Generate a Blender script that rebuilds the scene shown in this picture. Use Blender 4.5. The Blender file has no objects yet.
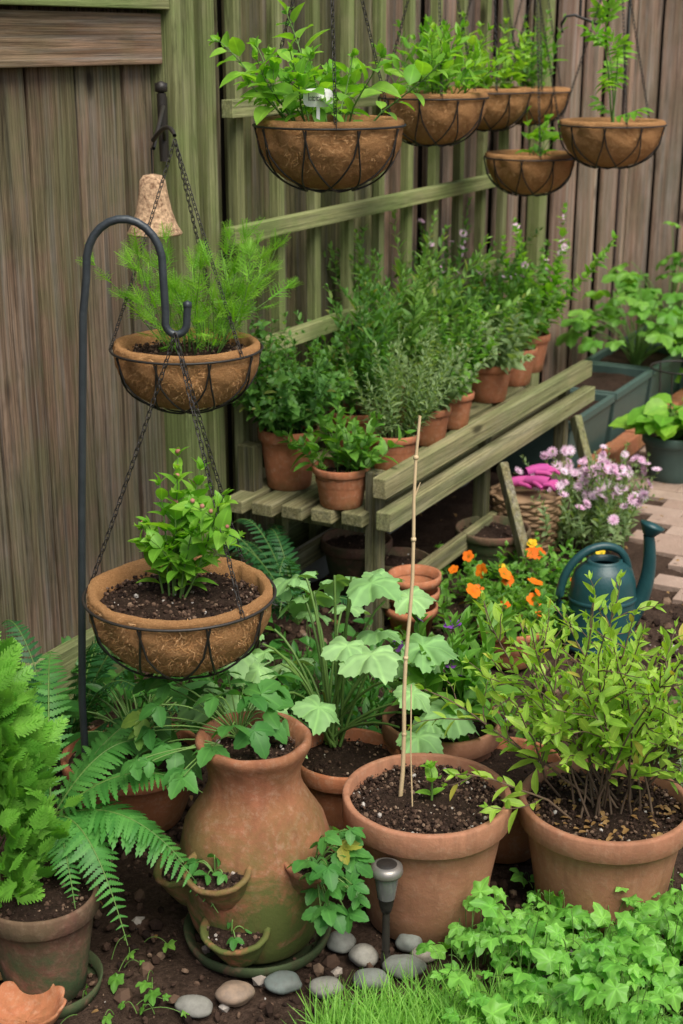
import bpy, math, random
import numpy as np
from mathutils import Vector, Matrix, noise as mnoise
rng=np.random.default_rng(11); random.seed(11)
PI=math.pi
SC=bpy.context.scene
COL=SC.collection
FA=math.radians(61.6)
def F(s,t,z=0.0):
    return Vector((s*0.476+t*0.880, s*0.880-t*0.476, z))
def nrm(a):
    return a/np.maximum(np.linalg.norm(a,axis=-1,keepdims=True),1e-9)

# ------------------------------------------------------------------ mesh builder
class MB:
    def __init__(s):
        s.v=[];s.c=[];s.f=[];s.n=0
    def add(s,v,faces,col=None,mat=0,smooth=True):
        v=np.asarray(v,float).reshape(-1,3)
        if col is None: col=np.tile([random.random(),.5,.5,1.],(len(v),1))
        col=np.asarray(col,float)
        if col.ndim==1: col=np.tile(col,(len(v),1))
        s.v.append(v); s.c.append(col)
        if isinstance(faces,np.ndarray): faces=[faces]
        for fa in faces:
            fa=np.asarray(fa,int)
            if len(fa): s.f.append((fa+s.n,mat,smooth))
        s.n+=len(v)
    def inst(s,T,P,D,U,S,mat=0,rnd=None,smooth=True):
        P=np.asarray(P,float).reshape(-1,3)
        m=len(P)
        if m==0: return
        D=nrm(np.asarray(D,float).reshape(-1,3)); U=np.asarray(U,float).reshape(-1,3)
        X=np.cross(D,U); bad=np.linalg.norm(X,axis=1)<1e-4
        X[bad]=np.cross(D[bad],np.array([.3,.9,.1])); X=nrm(X); Z=np.cross(X,D)
        R=np.stack([X,D,Z],axis=-1)
        S=np.asarray(S,float)
        if S.ndim==0: S=np.full(m,float(S))
        if S.ndim==1: S=np.repeat(S[:,None],3,1)
        tv=T['v']; n=len(tv)
        V=np.einsum('mij,mnj->mni',R,tv[None]*S[:,None,:])+P[:,None,:]
        if rnd is None: rnd=rng.random(m)
        C=np.ones((m,n,4)); C[:,:,0]=rnd[:,None]; C[:,:,1:3]=T['uv'][None]
        off=(np.arange(m)*n)[:,None,None]
        faces=[(fa[None]+off).reshape(-1,fa.shape[1]) for fa in T['f'] if len(fa)]
        s.add(V.reshape(-1,3),faces,C.reshape(-1,4),mat,smooth)
    def build(s,name,mats,parent=None,loc=(0,0,0),rotz=0,bevel=0):
        me=bpy.data.meshes.new(name)
        V=np.concatenate(s.v); C=np.concatenate(s.c)
        L=np.concatenate([f[0].ravel() for f in s.f])
        T=np.concatenate([np.full(len(f[0]),f[0].shape[1]) for f in s.f])
        M=np.concatenate([np.full(len(f[0]),f[1]) for f in s.f])
        SM=np.concatenate([np.full(len(f[0]),f[2]) for f in s.f])
        ST=np.concatenate([[0],np.cumsum(T)[:-1]])
        me.vertices.add(len(V)); me.vertices.foreach_set('co',V.ravel())
        me.loops.add(len(L)); me.loops.foreach_set('vertex_index',L.astype(np.int32))
        me.polygons.add(len(T)); me.polygons.foreach_set('loop_start',ST.astype(np.int32)); me.polygons.foreach_set('loop_total',T.astype(np.int32))
        me.update(calc_edges=True)
        me.polygons.foreach_set('material_index',M.astype(np.int32))
        me.polygons.foreach_set('use_smooth',SM.astype(bool))
        at=me.attributes.new('lc','FLOAT_COLOR','POINT'); at.data.foreach_set('color',C.ravel())
        for m in mats: me.materials.append(m)
        me.update()
        ob=bpy.data.objects.new(name,me); COL.objects.link(ob)
        ob.location=loc; ob.rotation_euler=(0,0,rotz)
        if parent: ob.parent=parent
        if bevel:
            b=ob.modifiers.new('bev','BEVEL'); b.width=bevel; b.segments=2; b.limit_method='ANGLE'
        return ob
def empty(name,loc=(0,0,0),rotz=0):
    e=bpy.data.objects.new(name,None); COL.objects.link(e); e.location=loc; e.rotation_euler=(0,0,rotz); e.empty_display_size=.05
    return e

def tube(mb,pts,r0,r1=None,sides=6,mat=0,rnd=None,closed=False):
    pts=np.asarray(pts,float); k=len(pts)
    if r1 is None: r1=r0
    if closed:
        T=nrm(np.roll(pts,-1,0)-np.roll(pts,1,0))
    else:
        T=nrm(np.gradient(pts,axis=0))
    ref=np.array([0,0,1.]) if abs(T[:,2]).mean()<.8 else np.array([1.,0,0])
    A=nrm(np.cross(T,ref)); B=np.cross(T,A)
    r=np.linspace(r0,r1,k)[:,None,None]
    th=np.linspace(0,2*PI,sides,endpoint=False)
    V=pts[:,None,:]+r*(A[:,None,:]*np.cos(th)[None,:,None]+B[:,None,:]*np.sin(th)[None,:,None])
    fs=[]
    kk=k if closed else k-1
    for i in range(kk):
        a=i*sides; b=((i+1)%k)*sides
        for j in range(sides):
            j2=(j+1)%sides
            fs.append((a+j,a+j2,b+j2,b+j))
    if rnd is None: rnd=random.random()
    mb.add(V.reshape(-1,3),np.array(fs),np.array([rnd,.5,.5,1.]),mat)
def box(mb,x0,x1,y0,y1,z0,z1,mat=0,rnd=None):
    v=[(x0,y0,z0),(x1,y0,z0),(x1,y1,z0),(x0,y1,z0),(x0,y0,z1),(x1,y0,z1),(x1,y1,z1),(x0,y1,z1)]
    f=np.array([(0,3,2,1),(4,5,6,7),(0,1,5,4),(1,2,6,5),(2,3,7,6),(3,0,4,7)])
    if rnd is None: rnd=random.random()
    mb.add(v,f,np.array([rnd,.5,.5,1.]),mat,False)
def beam(mb,p,q,w,h,mat=0,rnd=None):
    p=np.array(p,float);q=np.array(q,float); d=nrm(q-p)
    up=np.array([0,0,1.]) if abs(d[2])<.9 else np.array([1.,0,0])
    A=nrm(np.cross(d,up)); B=np.cross(A,d)
    v=[]
    for o in (p,q):
        for a,b in ((-1,-1),(1,-1),(1,1),(-1,1)): v.append(o+A*a*w/2+B*b*h/2)
    f=np.array([(0,1,2,3),(7,6,5,4),(0,4,5,1),(1,5,6,2),(2,6,7,3),(3,7,4,0)])
    if rnd is None: rnd=random.random()
    mb.add(v,f,np.array([rnd,.5,.5,1.]),mat,False)
def lathe(mb,prof,segs=48,mat=0,c=(0,0,0),rot=None,wob=0,rnd=.5,scale=(1,1,1),fine=0):
    th=np.linspace(0,2*PI,segs,endpoint=False)
    V=[]
    for i,(r,z) in enumerate(prof):
        rr=np.full(segs,float(r))
        if wob: rr=rr+np.array([wob*mnoise.noise(Vector((math.cos(t)*3+z*9,math.sin(t)*3,z*20+c[0]*7))) for t in th])*(1 if r>wob*2 else 0)
        if fine: rr=rr+np.array([fine*mnoise.noise(Vector((math.cos(t)*15,math.sin(t)*15,z*120))) for t in th])*(1 if r>fine*4 else 0)
        V.append(np.stack([rr*np.cos(th)*scale[0],rr*np.sin(th)*scale[1],np.full(segs,float(z))*scale[2]],1))
    V=np.concatenate(V)
    if rot is not None: V=V@np.array(rot.to_3x3()).T
    V=V+np.array(c)
    fs=[]
    for i in range(len(prof)-1):
        for j in range(segs):
            j2=(j+1)%segs; a=i*segs;b=(i+1)*segs
            fs.append((a+j,a+j2,b+j2,b+j))
    mb.add(V,np.array(fs),np.array([rnd,.5,.5,1.]),mat)

# ------------------------------------------------------------------ materials
def nt_new(name):
    m=bpy.data.materials.new(name); m.use_nodes=True; nt=m.node_tree; nt.nodes.clear()
    return m,nt
class G:
    def __init__(s,nt): s.nt=nt
    def n(s,t,ins=None,**kw):
        nd=s.nt.nodes.new(t)
        for k,v in kw.items(): setattr(nd,k,v)
        if ins:
            for k,v in ins.items():
                if isinstance(v,bpy.types.NodeSocket): s.nt.links.new(v,nd.inputs[k])
                else: nd.inputs[k].default_value=v
        return nd
    def mix(s,f,a,b,bt='MIX'):
        nd=s.n('ShaderNodeMix',data_type='RGBA',blend_type=bt)
        for i,v in ((0,f),(6,a),(7,b)):
            if isinstance(v,bpy.types.NodeSocket): s.nt.links.new(v,nd.inputs[i])
            else: nd.inputs[i].default_value=v if i==0 else (*v,1.)[:4]
        return nd.outputs[2]
    def m(s,op,a,b=0.,c=0.,clamp=False):
        nd=s.n('ShaderNodeMath',operation=op,use_clamp=clamp)
        for i,v in enumerate((a,b,c)):
            if isinstance(v,bpy.types.NodeSocket): s.nt.links.new(v,nd.inputs[i])
            else: nd.inputs[i].default_value=v
        return nd.outputs[0]
    def mr(s,v,a,b,c=0.,d=1.):
        nd=s.n('ShaderNodeMapRange',{0:v,1:a,2:b,3:c,4:d}); return nd.outputs[0]
    def noise(s,vec,scale,detail=4,rough=.6,dist=0):
        return s.n('ShaderNodeTexNoise',{'Vector':vec,'Scale':scale,'Detail':detail,'Roughness':rough,'Distortion':dist}).outputs[0]
    def mapv(s,vec,sc):
        return s.n('ShaderNodeMapping',{'Vector':vec,'Scale':sc}).outputs[0]
    def obj(s): return s.n('ShaderNodeTexCoord').outputs['Object']
    def grey(s,v): return s.n('ShaderNodeCombineColor',{0:v,1:v,2:v}).outputs[0]
    def lc(s):
        a=s.n('ShaderNodeAttribute',attribute_name='lc')
        sp=s.n('ShaderNodeSeparateColor',{0:a.outputs['Color']})
        return sp.outputs[0],sp.outputs[1],sp.outputs[2]
    def bump(s,h,st=.3,dist=.01):
        return s.n('ShaderNodeBump',{'Height':h,'Strength':st,'Distance':dist}).outputs[0]
    def out(s,col,rough=.6,bump=None,spec=.3,metal=0.):
        p=s.n('ShaderNodeBsdfPrincipled')
        for k,v in (('Base Color',col),('Roughness',rough),('Specular IOR Level',spec),('Metallic',metal)):
            if isinstance(v,bpy.types.NodeSocket): s.nt.links.new(v,p.inputs[k])
            else: p.inputs[k].default_value=(*v,1.)[:4] if k=='Base Color' else v
        if bump is not None: s.nt.links.new(bump,p.inputs['Normal'])
        o=s.n('ShaderNodeOutputMaterial',{0:p.outputs[0]}); return p
def leaf_mat(name,a,b,odd=None,vein=1.5,rough=.45,trans=.38,spec=.28):
    m,nt=nt_new(name); g=G(nt); r,u,v=g.lc(); o=g.obj()
    a=(a[0]*1.06,a[1]*1.02,a[2]*.68); b=(b[0]*1.06,b[1]*1.02,b[2]*.72)
    col=g.mix(r,a,b)
    if odd: col=g.mix(g.mr(r,.95,.98),col,odd)
    ns=g.noise(o,35,1)
    col=g.mix(g.mr(ns,.35,.8,0,.45),col,tuple(x*.55 for x in a),'MIX')
    vn=g.mr(u,.0,.16,.55,0.)
    vc=g.mix(1.,col,(vein,vein,vein*.9),'MULTIPLY')
    col=g.mix(vn,col,vc)
    p=g.n('ShaderNodeBsdfPrincipled',{'Base Color':col,'Roughness':rough,'Specular IOR Level':spec})
    tc=g.mix(1.,col,(1.6,1.65,.5),'MULTIPLY')
    t=g.n('ShaderNodeBsdfTranslucent',{'Color':tc})
    mx=g.n('ShaderNodeMixShader',{0:trans,1:p.outputs[0],2:t.outputs[0]})
    g.n('ShaderNodeOutputMaterial',{0:mx.outputs[0]})
    return m
def petal(name,a,b):
    m,nt=nt_new(name); g=G(nt); r,u,v=g.lc()
    col=g.mix(r,a,b); col=g.mix(g.mr(v,0,.45,.6,0),col,tuple(x*.45 for x in a))
    p=g.n('ShaderNodeBsdfPrincipled',{'Base Color':col,'Roughness':.6,'Specular IOR Level':.2})
    t=g.n('ShaderNodeBsdfTranslucent',{'Color':col})
    mx=g.n('ShaderNodeMixShader',{0:.3,1:p.outputs[0],2:t.outputs[0]})
    g.n('ShaderNodeOutputMaterial',{0:mx.outputs[0]}); return m
def plain_mat(name,a,b=None,rough=.6,spec=.3,metal=0.,scale=30,bump=.2,rmix=.6):
    m,nt=nt_new(name); g=G(nt); r,u,v=g.lc(); o=g.obj()
    if b is None: b=tuple(x*.7 for x in a)
    n1=g.noise(o,scale,3); f=g.mr(n1,.3,.7)
    f=g.m('ADD',g.m('MULTIPLY',f,1-rmix),g.m('MULTIPLY',r,rmix))
    g.out(g.mix(f,a,b),rough,g.bump(g.noise(o,scale*4,2),bump,.004),spec,metal)
    return m
def wood_mat(name,c1,c2,green,gamt,axis='z',val=(.62,1.25),bump=.6,grey=.6,hue=.35,gr0=.42):
    m,nt=nt_new(name); g=G(nt); r,u,v=g.lc(); o=g.obj()
    off=g.n('ShaderNodeCombineXYZ',{0:g.m('MULTIPLY',r,37.),1:g.m('MULTIPLY',r,11.),2:g.m('MULTIPLY',r,23.)}).outputs[0]
    vec=g.n('ShaderNodeVectorMath',{0:o,1:off},operation='ADD').outputs[0]
    A=lambda k,l:(k,k,l) if axis=='z' else (l,k,k)
    n1=g.noise(g.mapv(vec,A(16,1.1)),1,4,.65,1.4)
    n2=g.noise(g.mapv(vec,A(120,1.8)),1,5,.8,.4)
    n3=g.noise(vec,2.3,4,.7); n4=g.noise(g.mapv(vec,A(11,1.2)),1,5,.75,.8)
    n5=g.noise(g.mapv(vec,A(38,1.1)),1,3,.8,.4)
    col=g.mix(g.mr(n1,.34,.64),c1,c2)
    hv=g.m('FRACT',g.m('MULTIPLY',r,7.3))
    col=g.mix(g.m('MULTIPLY',hv,hue),col,(c2[0]*.92,c2[1]*.70,c2[2]*.62))
    gy=sum(c2)/3*1.08
    col=g.mix(g.mr(n5,.46,.66,0,grey),col,(gy*1.04,gy,gy*.9))
    col=g.mix(g.m('MULTIPLY',g.mr(n3,.42,.60),gamt),col,green)
    col=g.mix(g.m('MULTIPLY',g.mr(n4,.52,.66),gamt*.8),col,tuple(x*.85 for x in green))
    col=g.mix(g.mr(n4,.43,.30,0,.75),col,tuple(x*.30 for x in c1))
    gr=g.mr(n2,.38,.60,gr0,1.12)
    col=g.mix(1.,col,g.grey(gr),'MULTIPLY')
    bv=g.mr(r,0,1,*val)
    col=g.mix(1.,col,g.grey(bv),'MULTIPLY')
    vo=g.n('ShaderNodeTexVoronoi',{'Vector':g.mapv(vec,A(6,2.4)),'Scale':1.,'Randomness':1.}).outputs[0]
    col=g.mix(g.mr(vo,.05,.13,.85,0.),col,tuple(x*.18 for x in c1))
    g.out(col,.9,g.bump(n2,bump,.008),.1)
    return m
def terra_mat(name,a,b,moss=(.06,.08,.02),mamt=.3,stain=.3,mz=.12):
    m,nt=nt_new(name); g=G(nt); r,u,v=g.lc(); o=g.obj()
    n1=g.noise(o,11,5,.7); n2=g.noise(o,55,5,.75); n3=g.noise(o,7,5,.75,.5); n5=g.noise(o,4.5,4,.7)
    col=g.mix(g.mr(n1,.35,.65),a,b)
    col=g.mix(g.mr(n2,.5,.75,0,stain),col,(.58,.41,.29))
    col=g.mix(g.mr(n5,.48,.66,0,.5),col,tuple(x*.55 for x in a))
    sp=g.n('ShaderNodeSeparateXYZ',{0:o}).outputs[2]
    low=g.mr(sp,0.,mz,1.,.10)
    col=g.mix(g.m('MULTIPLY',g.m('MULTIPLY',g.mr(n3,.36,.56),low),mamt*2.2,clamp=True),col,moss)
    st=g.noise(g.mapv(o,(30,30,3)),1,4,.7)
    col=g.mix(g.mr(st,.5,.7,0,.4),col,tuple(x*.4 for x in a))
    g.out(col,.85,g.bump(n2,.45,.004),.2)
    return m
def soil_mat(name,a,b,sp=.8):
    m,nt=nt_new(name); g=G(nt); r,u,v=g.lc(); o=g.obj()
    n1=g.noise(o,90,6,.75); n2=g.noise(o,9,3)
    col=g.mix(g.mr(n1,.35,.68),a,b); col=g.mix(g.mr(n2,.4,.65,0,.45),col,tuple(x*.5 for x in a))
    vo=g.n('ShaderNodeTexVoronoi',{'Vector':o,'Scale':140.,'Randomness':1.})
    col=g.mix(g.mr(vo.outputs[0],.1,.16,.7,0),col,(.16,.12,.09))
    g.out(col,.95,g.bump(n1,1.,.012),.1)
    return m
def crumb_mat():
    m,nt=nt_new('crumb'); g=G(nt); r,u,v=g.lc()
    cr=g.n('ShaderNodeValToRGB',{0:r}); e=cr.color_ramp.elements
    e[0].position=0; e[0].color=(.016,.010,.008,1); e[1].position=.6; e[1].color=(.06,.036,.025,1)
    for p,c in ((.85,(.12,.075,.05,1)),(.965,(.22,.15,.10,1)),(.992,(.42,.39,.35,1))):
        q=e.new(p); q.color=c
    g.out(cr.outputs[0],.9,None,.1); return m

M={}
M['soil']=soil_mat('soil',(.024,.015,.010),(.065,.040,.028))
M['ground']=soil_mat('ground_soil',(.040,.025,.017),(.11,.070,.050))
M['crumb']=crumb_mat()
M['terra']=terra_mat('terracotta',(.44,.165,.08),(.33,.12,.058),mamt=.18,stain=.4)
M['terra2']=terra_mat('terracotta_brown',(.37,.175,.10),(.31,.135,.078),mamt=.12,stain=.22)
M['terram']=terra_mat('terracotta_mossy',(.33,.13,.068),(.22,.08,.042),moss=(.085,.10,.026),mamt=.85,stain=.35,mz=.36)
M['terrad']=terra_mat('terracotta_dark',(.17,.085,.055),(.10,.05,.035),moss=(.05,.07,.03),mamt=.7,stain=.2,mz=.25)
def coco():
    m,nt=nt_new('coco_fibre'); g=G(nt); r,u,v=g.lc(); o=g.obj()
    n1=g.noise(g.mapv(o,(38,38,80)),1,6,.85,3.); n2=g.noise(o,9,3); n3=g.noise(o,150,4,.85,3)
    col=g.mix(g.mr(n3,.34,.64),(.46,.20,.07),(.86,.50,.22)); col=g.mix(g.mr(n1,.38,.62,0,.5),col,(.44,.20,.08))
    col=g.mix(g.mr(n2,.45,.7,0,.3),col,(.52,.25,.10))
    g.out(col,.95,g.bump(g.m('ADD',n1,n3),.9,.014),.1); return m
M['coco']=coco()
m,nt=nt_new('coco_strands'); g=G(nt); r_,u_,v_=g.lc()
cr=g.n('ShaderNodeValToRGB',{0:r_}); e_=cr.color_ramp.elements; e_[0].color=(.34,.145,.05,1); e_[1].color=(.86,.54,.27,1); q=e_.new(.5); q.color=(.62,.33,.13,1)
g.out(cr.outputs[0],.9,None,.12); M['strand']=m
M['wire']=plain_mat('black_wire',(.012,.011,.010),(.03,.025,.02),.5,.4)
M['pole']=plain_mat('grey_metal',(.05,.06,.065),(.032,.04,.044),.45,.5,.3,rmix=.2)
M['fenceL']=wood_mat('fence_wood_brown',(.125,.085,.058),(.26,.185,.13),(.125,.13,.06),.6)
M['fenceG']=wood_mat('fence_wood_green',(.13,.115,.06),(.27,.24,.14),(.14,.16,.055),.75)
M['fenceR']=wood_mat('fence_wood_red',(.20,.125,.088),(.39,.275,.205),(.17,.17,.10),.35)
M['railG']=wood_mat('rail_wood_green',(.17,.18,.075),(.31,.32,.145),(.17,.225,.075),.75,'x',grey=.15,val=(.85,1.15),hue=0,gr0=.6)
M['postG']=wood_mat('post_wood_green',(.16,.165,.07),(.29,.30,.14),(.165,.215,.07),.75,'z',grey=.15,val=(.85,1.15),hue=0,gr0=.6)
M['railB']=wood_mat('rail_wood_brown',(.16,.105,.065),(.30,.205,.135),(.14,.14,.07),.35,'x')
M['bench']=wood_mat('bench_wood',(.18,.165,.08),(.34,.31,.165),(.17,.20,.08),.6,'x',grey=.2,val=(.85,1.15),hue=.1,gr0=.5)
M['benchz']=wood_mat('bench_wood_v',(.14,.12,.06),(.27,.24,.13),(.14,.16,.06),.6,'z',hue=.1)
M['stem']=plain_mat('green_stem',(.13,.24,.05),(.08,.15,.035),.5)
M['bark']=plain_mat('brown_stem',(.16,.105,.065),(.08,.055,.035),.8)
M['dark']=plain_mat('dark_gap_backing',(.03,.022,.016),(.02,.015,.01),.9)  # near-black colour stands in for the shade seen through the board gaps
M['bamboo']=plain_mat('bamboo',(.62,.48,.28),(.42,.30,.16),.6,scale=12)
M['wicker']=plain_mat('wicker',(.34,.22,.12),(.18,.11,.06),.7,scale=20)
M['teal']=plain_mat('teal_plastic',(.014,.062,.066),(.010,.046,.050),.40,.4,rmix=.1,bump=.15)
M['planter']=plain_mat('planter_plastic',(.06,.10,.085),(.045,.08,.07),.5,.4,rmix=.3)
M['concrete']=plain_mat('concrete',(.42,.41,.37),(.27,.27,.24),.9)
M['white']=plain_mat('white_tag',(.8,.8,.78),(.74,.74,.72),.5)
M['ink']=plain_mat('ink',(.02,.02,.03),None,.5)
M['pink']=plain_mat('pink_fabric',(.50,.07,.24),(.34,.05,.22),.7)
M['glassy']=plain_mat('light_lens',(.20,.20,.19),(.12,.12,.12),.12,.8,.2,rmix=.2,bump=.02)
M['steel']=plain_mat('steel_cap',(.28,.26,.23),(.2,.19,.17),.4,.5,.6,rmix=.2,bump=.05)
M['cork']=plain_mat('bell_clay',(.84,.58,.36),(.20,.10,.055),.85,scale=110,rmix=.02,bump=1.)
LM=leaf_mat
M['l_basil']=LM('leaf_basil',(.13,.35,.045),(.25,.49,.08),trans=.42)
M['l_lime']=LM('leaf_lime',(.20,.42,.07),(.33,.54,.11),trans=.42)
M['l_mid']=LM('leaf_mid',(.09,.26,.05),(.18,.38,.085))
M['l_herb']=LM('leaf_herb',(.12,.28,.085),(.24,.42,.14),(.35,.38,.1))
M['l_bay']=LM('leaf_bay',(.065,.19,.055),(.14,.31,.09),(.3,.3,.08))
M['l_sage']=LM('leaf_sage',(.17,.28,.17),(.28,.39,.26))
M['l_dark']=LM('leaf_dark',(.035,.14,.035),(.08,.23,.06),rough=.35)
M['l_squash']=LM('leaf_squash',(.18,.37,.19),(.28,.48,.28),vein=1.6,rough=.6,trans=.25)
M['l_straw']=LM('leaf_strawberry',(.050,.19,.055),(.10,.29,.085),(.35,.33,.05),vein=1.5)
M['l_ivy']=LM('leaf_ivy',(.12,.35,.075),(.22,.49,.12),vein=1.7,rough=.42)
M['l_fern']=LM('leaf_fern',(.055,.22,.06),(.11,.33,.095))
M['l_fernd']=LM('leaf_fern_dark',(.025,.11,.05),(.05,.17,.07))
M['l_arb']=LM('leaf_arborvitae',(.10,.31,.05),(.20,.45,.09))
M['l_shrub']=LM('leaf_shrub',(.23,.44,.08),(.40,.60,.13),(.5,.42,.08),trans=.42)
M['l_grass']=LM('leaf_grass',(.15,.38,.08),(.27,.52,.13),vein=1.)
M['l_silver']=LM('leaf_silver',(.28,.38,.34),(.38,.46,.45),vein=1.)
M['l_brown']=LM('leaf_dry',(.30,.17,.09),(.42,.27,.16),vein=1.)
M['orange']=petal('petal_orange',(.85,.24,.01),(.88,.13,.01))
M['yellow']=petal('petal_yellow',(.85,.62,.03),(.85,.5,.02))
M['pinkp']=petal('petal_pink',(.76,.46,.64),(.85,.70,.80))
M['purple']=petal('petal_purple',(.22,.06,.40),(.30,.10,.45))
M['redp']=petal('petal_red',(.42,.15,.12),(.5,.25,.18))

# ------------------------------------------------------------------ leaf templates
def strip(n=5,w=.2,prof=None,fold=.25,curl=.25,serr=0):
    if prof is None: prof=lambda t: math.sin(PI*min(1,t**.8))**.8
    V=[];UV=[]
    for i in range(n+1):
        t=i/n; p=max(.0,prof(t))*w
        if serr and i%2==1: p*=1-serr
        z=-curl*t*t
        V+=[(-p,t,z+fold*p),(0,t,z),(p,t,z+fold*p)]; UV+=[(1,t),(0,t),(1,t)]
    f=[]
    for i in range(n):
        a=i*3;b=a+3
        f+=[(a,a+1,b+1,b),(a+1,a+2,b+2,b+1)]
    return dict(v=np.array(V,float),f=[np.array(f)],uv=np.array(UV,float))
def radial(lobes,n=40,cy=.45,droop=.25,ruff=.05,notch=.0,serr=0,seed=1):
    lob=sorted(lobes); A=[l[0] for l in lob]; R=[l[1] for l in lob]
    r=np.random.default_rng(seed)
    V=[(0,cy*.55,0)];UV=[(0,.5)]
    th=np.linspace(-180,180,n,endpoint=False)
    rad=np.interp(th,A,R)
    tips=[a for a,q in lob if q>=.62]
    ph=r.random()*6
    for k,fr in enumerate((.5,1.)):
        for i,t in enumerate(th):
            rr=rad[i]*fr
            if k==1 and serr and i%2: rr*=1-serr
            d=min(abs((t-a+180)%360-180) for a in tips)/28.
            x=math.sin(math.radians(t))*rr*.55; y=cy*.55+math.cos(math.radians(t))*rr*.55
            z=-droop*fr*fr*(rr**2)*.6+ruff*fr*math.sin(math.radians(t)*5+ph)+.04*fr*min(1,d)
            V.append((x,y,z)); UV.append((min(1,d)*fr if k else min(1,d)*.5,fr))
    tri=[(0,1+(i+1)%n,1+i) for i in range(n)]
    q=[(1+i,1+(i+1)%n,1+n+(i+1)%n,1+n+i) for i in range(n)]
    V=np.array(V,float); V[:,0]*=-1
    return dict(v=V,f=[np.array(tri),np.array(q)],uv=np.array(UV,float))
def tmerge(items):
    V=[];UV=[];f={3:[],4:[]};n=0
    for T,rot,pos,s in items:
        R=np.array(rot.to_3x3()); v=(T['v']*s)@R.T+np.array(pos)
        V.append(v);UV.append(T['uv'])
        for fa in T['f']:
            if len(fa): f[fa.shape[1]].append(fa+n)
        n+=len(v)
    return dict(v=np.concatenate(V),uv=np.concatenate(UV),f=[np.concatenate(x) for x in f.values() if x])
Rz=lambda d:Matrix.Rotation(math.radians(d),3,'Z')
Rx=lambda d:Matrix.Rotation(math.radians(d),3,'X')
Ry=lambda d:Matrix.Rotation(math.radians(d),3,'Y')
T={}
T['lance']=strip(4,.13,None,.3,.25)
T['lance2']=strip(4,.18,None,.35,.12)
T['oval']=strip(5,.30,lambda t:math.sin(PI*t**.75)**.7,.35,.35)
T['ovals']=strip(8,.27,lambda t:math.sin(PI*t**.7)**.75,.3,.3,.14)
T['round']=strip(4,.42,lambda t:math.sin(PI*t**.9)**.55,.25,.25)
T['needle']=strip(1,.04,lambda t:1-t*.7,.2,.15)
T['grass']=strip(5,.022,lambda t:(1-t)**.6,.4,.45)
T['pinna']=strip(14,.14,lambda t:(1-t)**.55*(1 if t>.0 else .4),.1,.2,.45)
T['stk']=strip(1,.012,lambda t:1,.2,.0)
ivyl=[(-180,.28),(-150,.42),(-125,.62),(-90,.5),(-62,.82),(-32,.52),(0,1.05),(32,.52),(62,.82),(90,.5),(125,.62),(150,.42),(180,.28)]
T['ivy']=radial(ivyl,26,.5,.25,.05)
sq=[(-180,.15),(-165,.55),(-140,.72),(-110,.62),(-75,.90),(-45,.68),(0,1.0),(45,.68),(75,.90),(110,.62),(140,.72),(165,.55),(180,.15)]
T['squash']=radial(sq,56,.8,.35,.06,serr=.07)
T['squash2']=radial(sq,56,.8,.15,.10,serr=.07,seed=5)
leaflet=strip(9,.36,lambda t:math.sin(PI*t**.85)**.6*(1 if t<.98 else .3),.25,.3,.14)
T['trif']=tmerge([(leaflet,Rz(0)@Rx(-8),(0,.12,0),.62),(leaflet,Rz(80)@Rx(-14),(0,.10,0),.56),(leaflet,Rz(-80)@Rx(-14),(0,.10,0),.56)])
tl=strip(6,.26,lambda t:math.sin(PI*t**.75)**.7,.25,.35,.22)
it=[(tl,Rz(0),(0,.68,0),.44)]
for y,s,l in ((.62,.5,.36),(.42,.5,.38),(.2,.5,.28)):
    it+=[(tl,Rz(62)@Rx(-12),(0,y,0),l),(tl,Rz(-62)@Rx(-12),(0,y,0),l)]
it+=[(T['stk'],Rz(0),(0,0,0),1.)]
T['tomato']=tmerge(it)
it=[]
for i in range(7):
    y=.15+.8*i/7
    for sd in (-1,1):
        l=.42*(1-.65*i/7)
        it.append((T['needle'],Rz(sd*48)@Ry(random.uniform(-40,40)),(0,y,0),l))
        for q in range(4):
            px=-math.sin(math.radians(sd*48))*l*(.2+.2*q); py=y+math.cos(math.radians(48))*l*(.2+.2*q)
            it.append((T['needle'],Rz(sd*(48+38*(1 if q%2 else -1)))@Rx(random.uniform(-40,40)),(px,py,random.uniform(-.02,.02)),l*.45))
it.append((T['needle'],Rz(0),(0,0,0),1.))
T['dill']=tmerge(it)
bl=strip(2,.13,lambda t:math.sin(PI*(t*.8+.15))**.6,.2,.1)
it=[(bl,Rz(0),(0,0,0),1.)]
for i in range(6):
    y=.1+.14*i
    for sd in (-1,1):
        l=.5*(1-.1*i)
        it.append((bl,Rz(sd*38),(0,y,0),l))
        it.append((bl,Rz(sd*70),(-sd*math.sin(math.radians(38))*l*.35,y+l*.3,0),l*.45))
        it.append((bl,Rz(sd*10),(-sd*math.sin(math.radians(38))*l*.5,y+l*.45,0),l*.45))
T['arb']=tmerge(it)
pet=strip(4,.50,lambda t:math.sin(PI*(t*.82+.12))**.5,.0,.15)
T['flower5']=tmerge([(pet,Rz(72*i)@Rx(18),(0,0,.0),.5) for i in range(5)])
pm=strip(2,.14,lambda t:math.sin(PI*(t*.8+.15))**.6,.2,-.1)
T['mum']=tmerge([(pm,Rz(30*i)@Rx(12),(0,0,0),.5) for i in range(12)]+[(pm,Rz(45*i+11)@Rx(40),(0,0,.02),.35) for i in range(8)])
def ico():
    p=(1+5**.5)/2
    v=np.array([(-1,p,0),(1,p,0),(-1,-p,0),(1,-p,0),(0,-1,p),(0,1,p),(0,-1,-p),(0,1,-p),(p,0,-1),(p,0,1),(-p,0,-1),(-p,0,1)],float)/1.9
    f=np.array([(0,11,5),(0,5,1),(0,1,7),(0,7,10),(0,10,11),(1,5,9),(5,11,4),(11,10,2),(10,7,6),(7,1,8),(3,9,4),(3,4,2),(3,2,6),(3,6,8),(3,8,9),(4,9,5),(2,4,11),(6,2,10),(8,6,7),(9,8,1)])
    return dict(v=v,f=[f],uv=np.full((12,2),.5))
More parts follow.
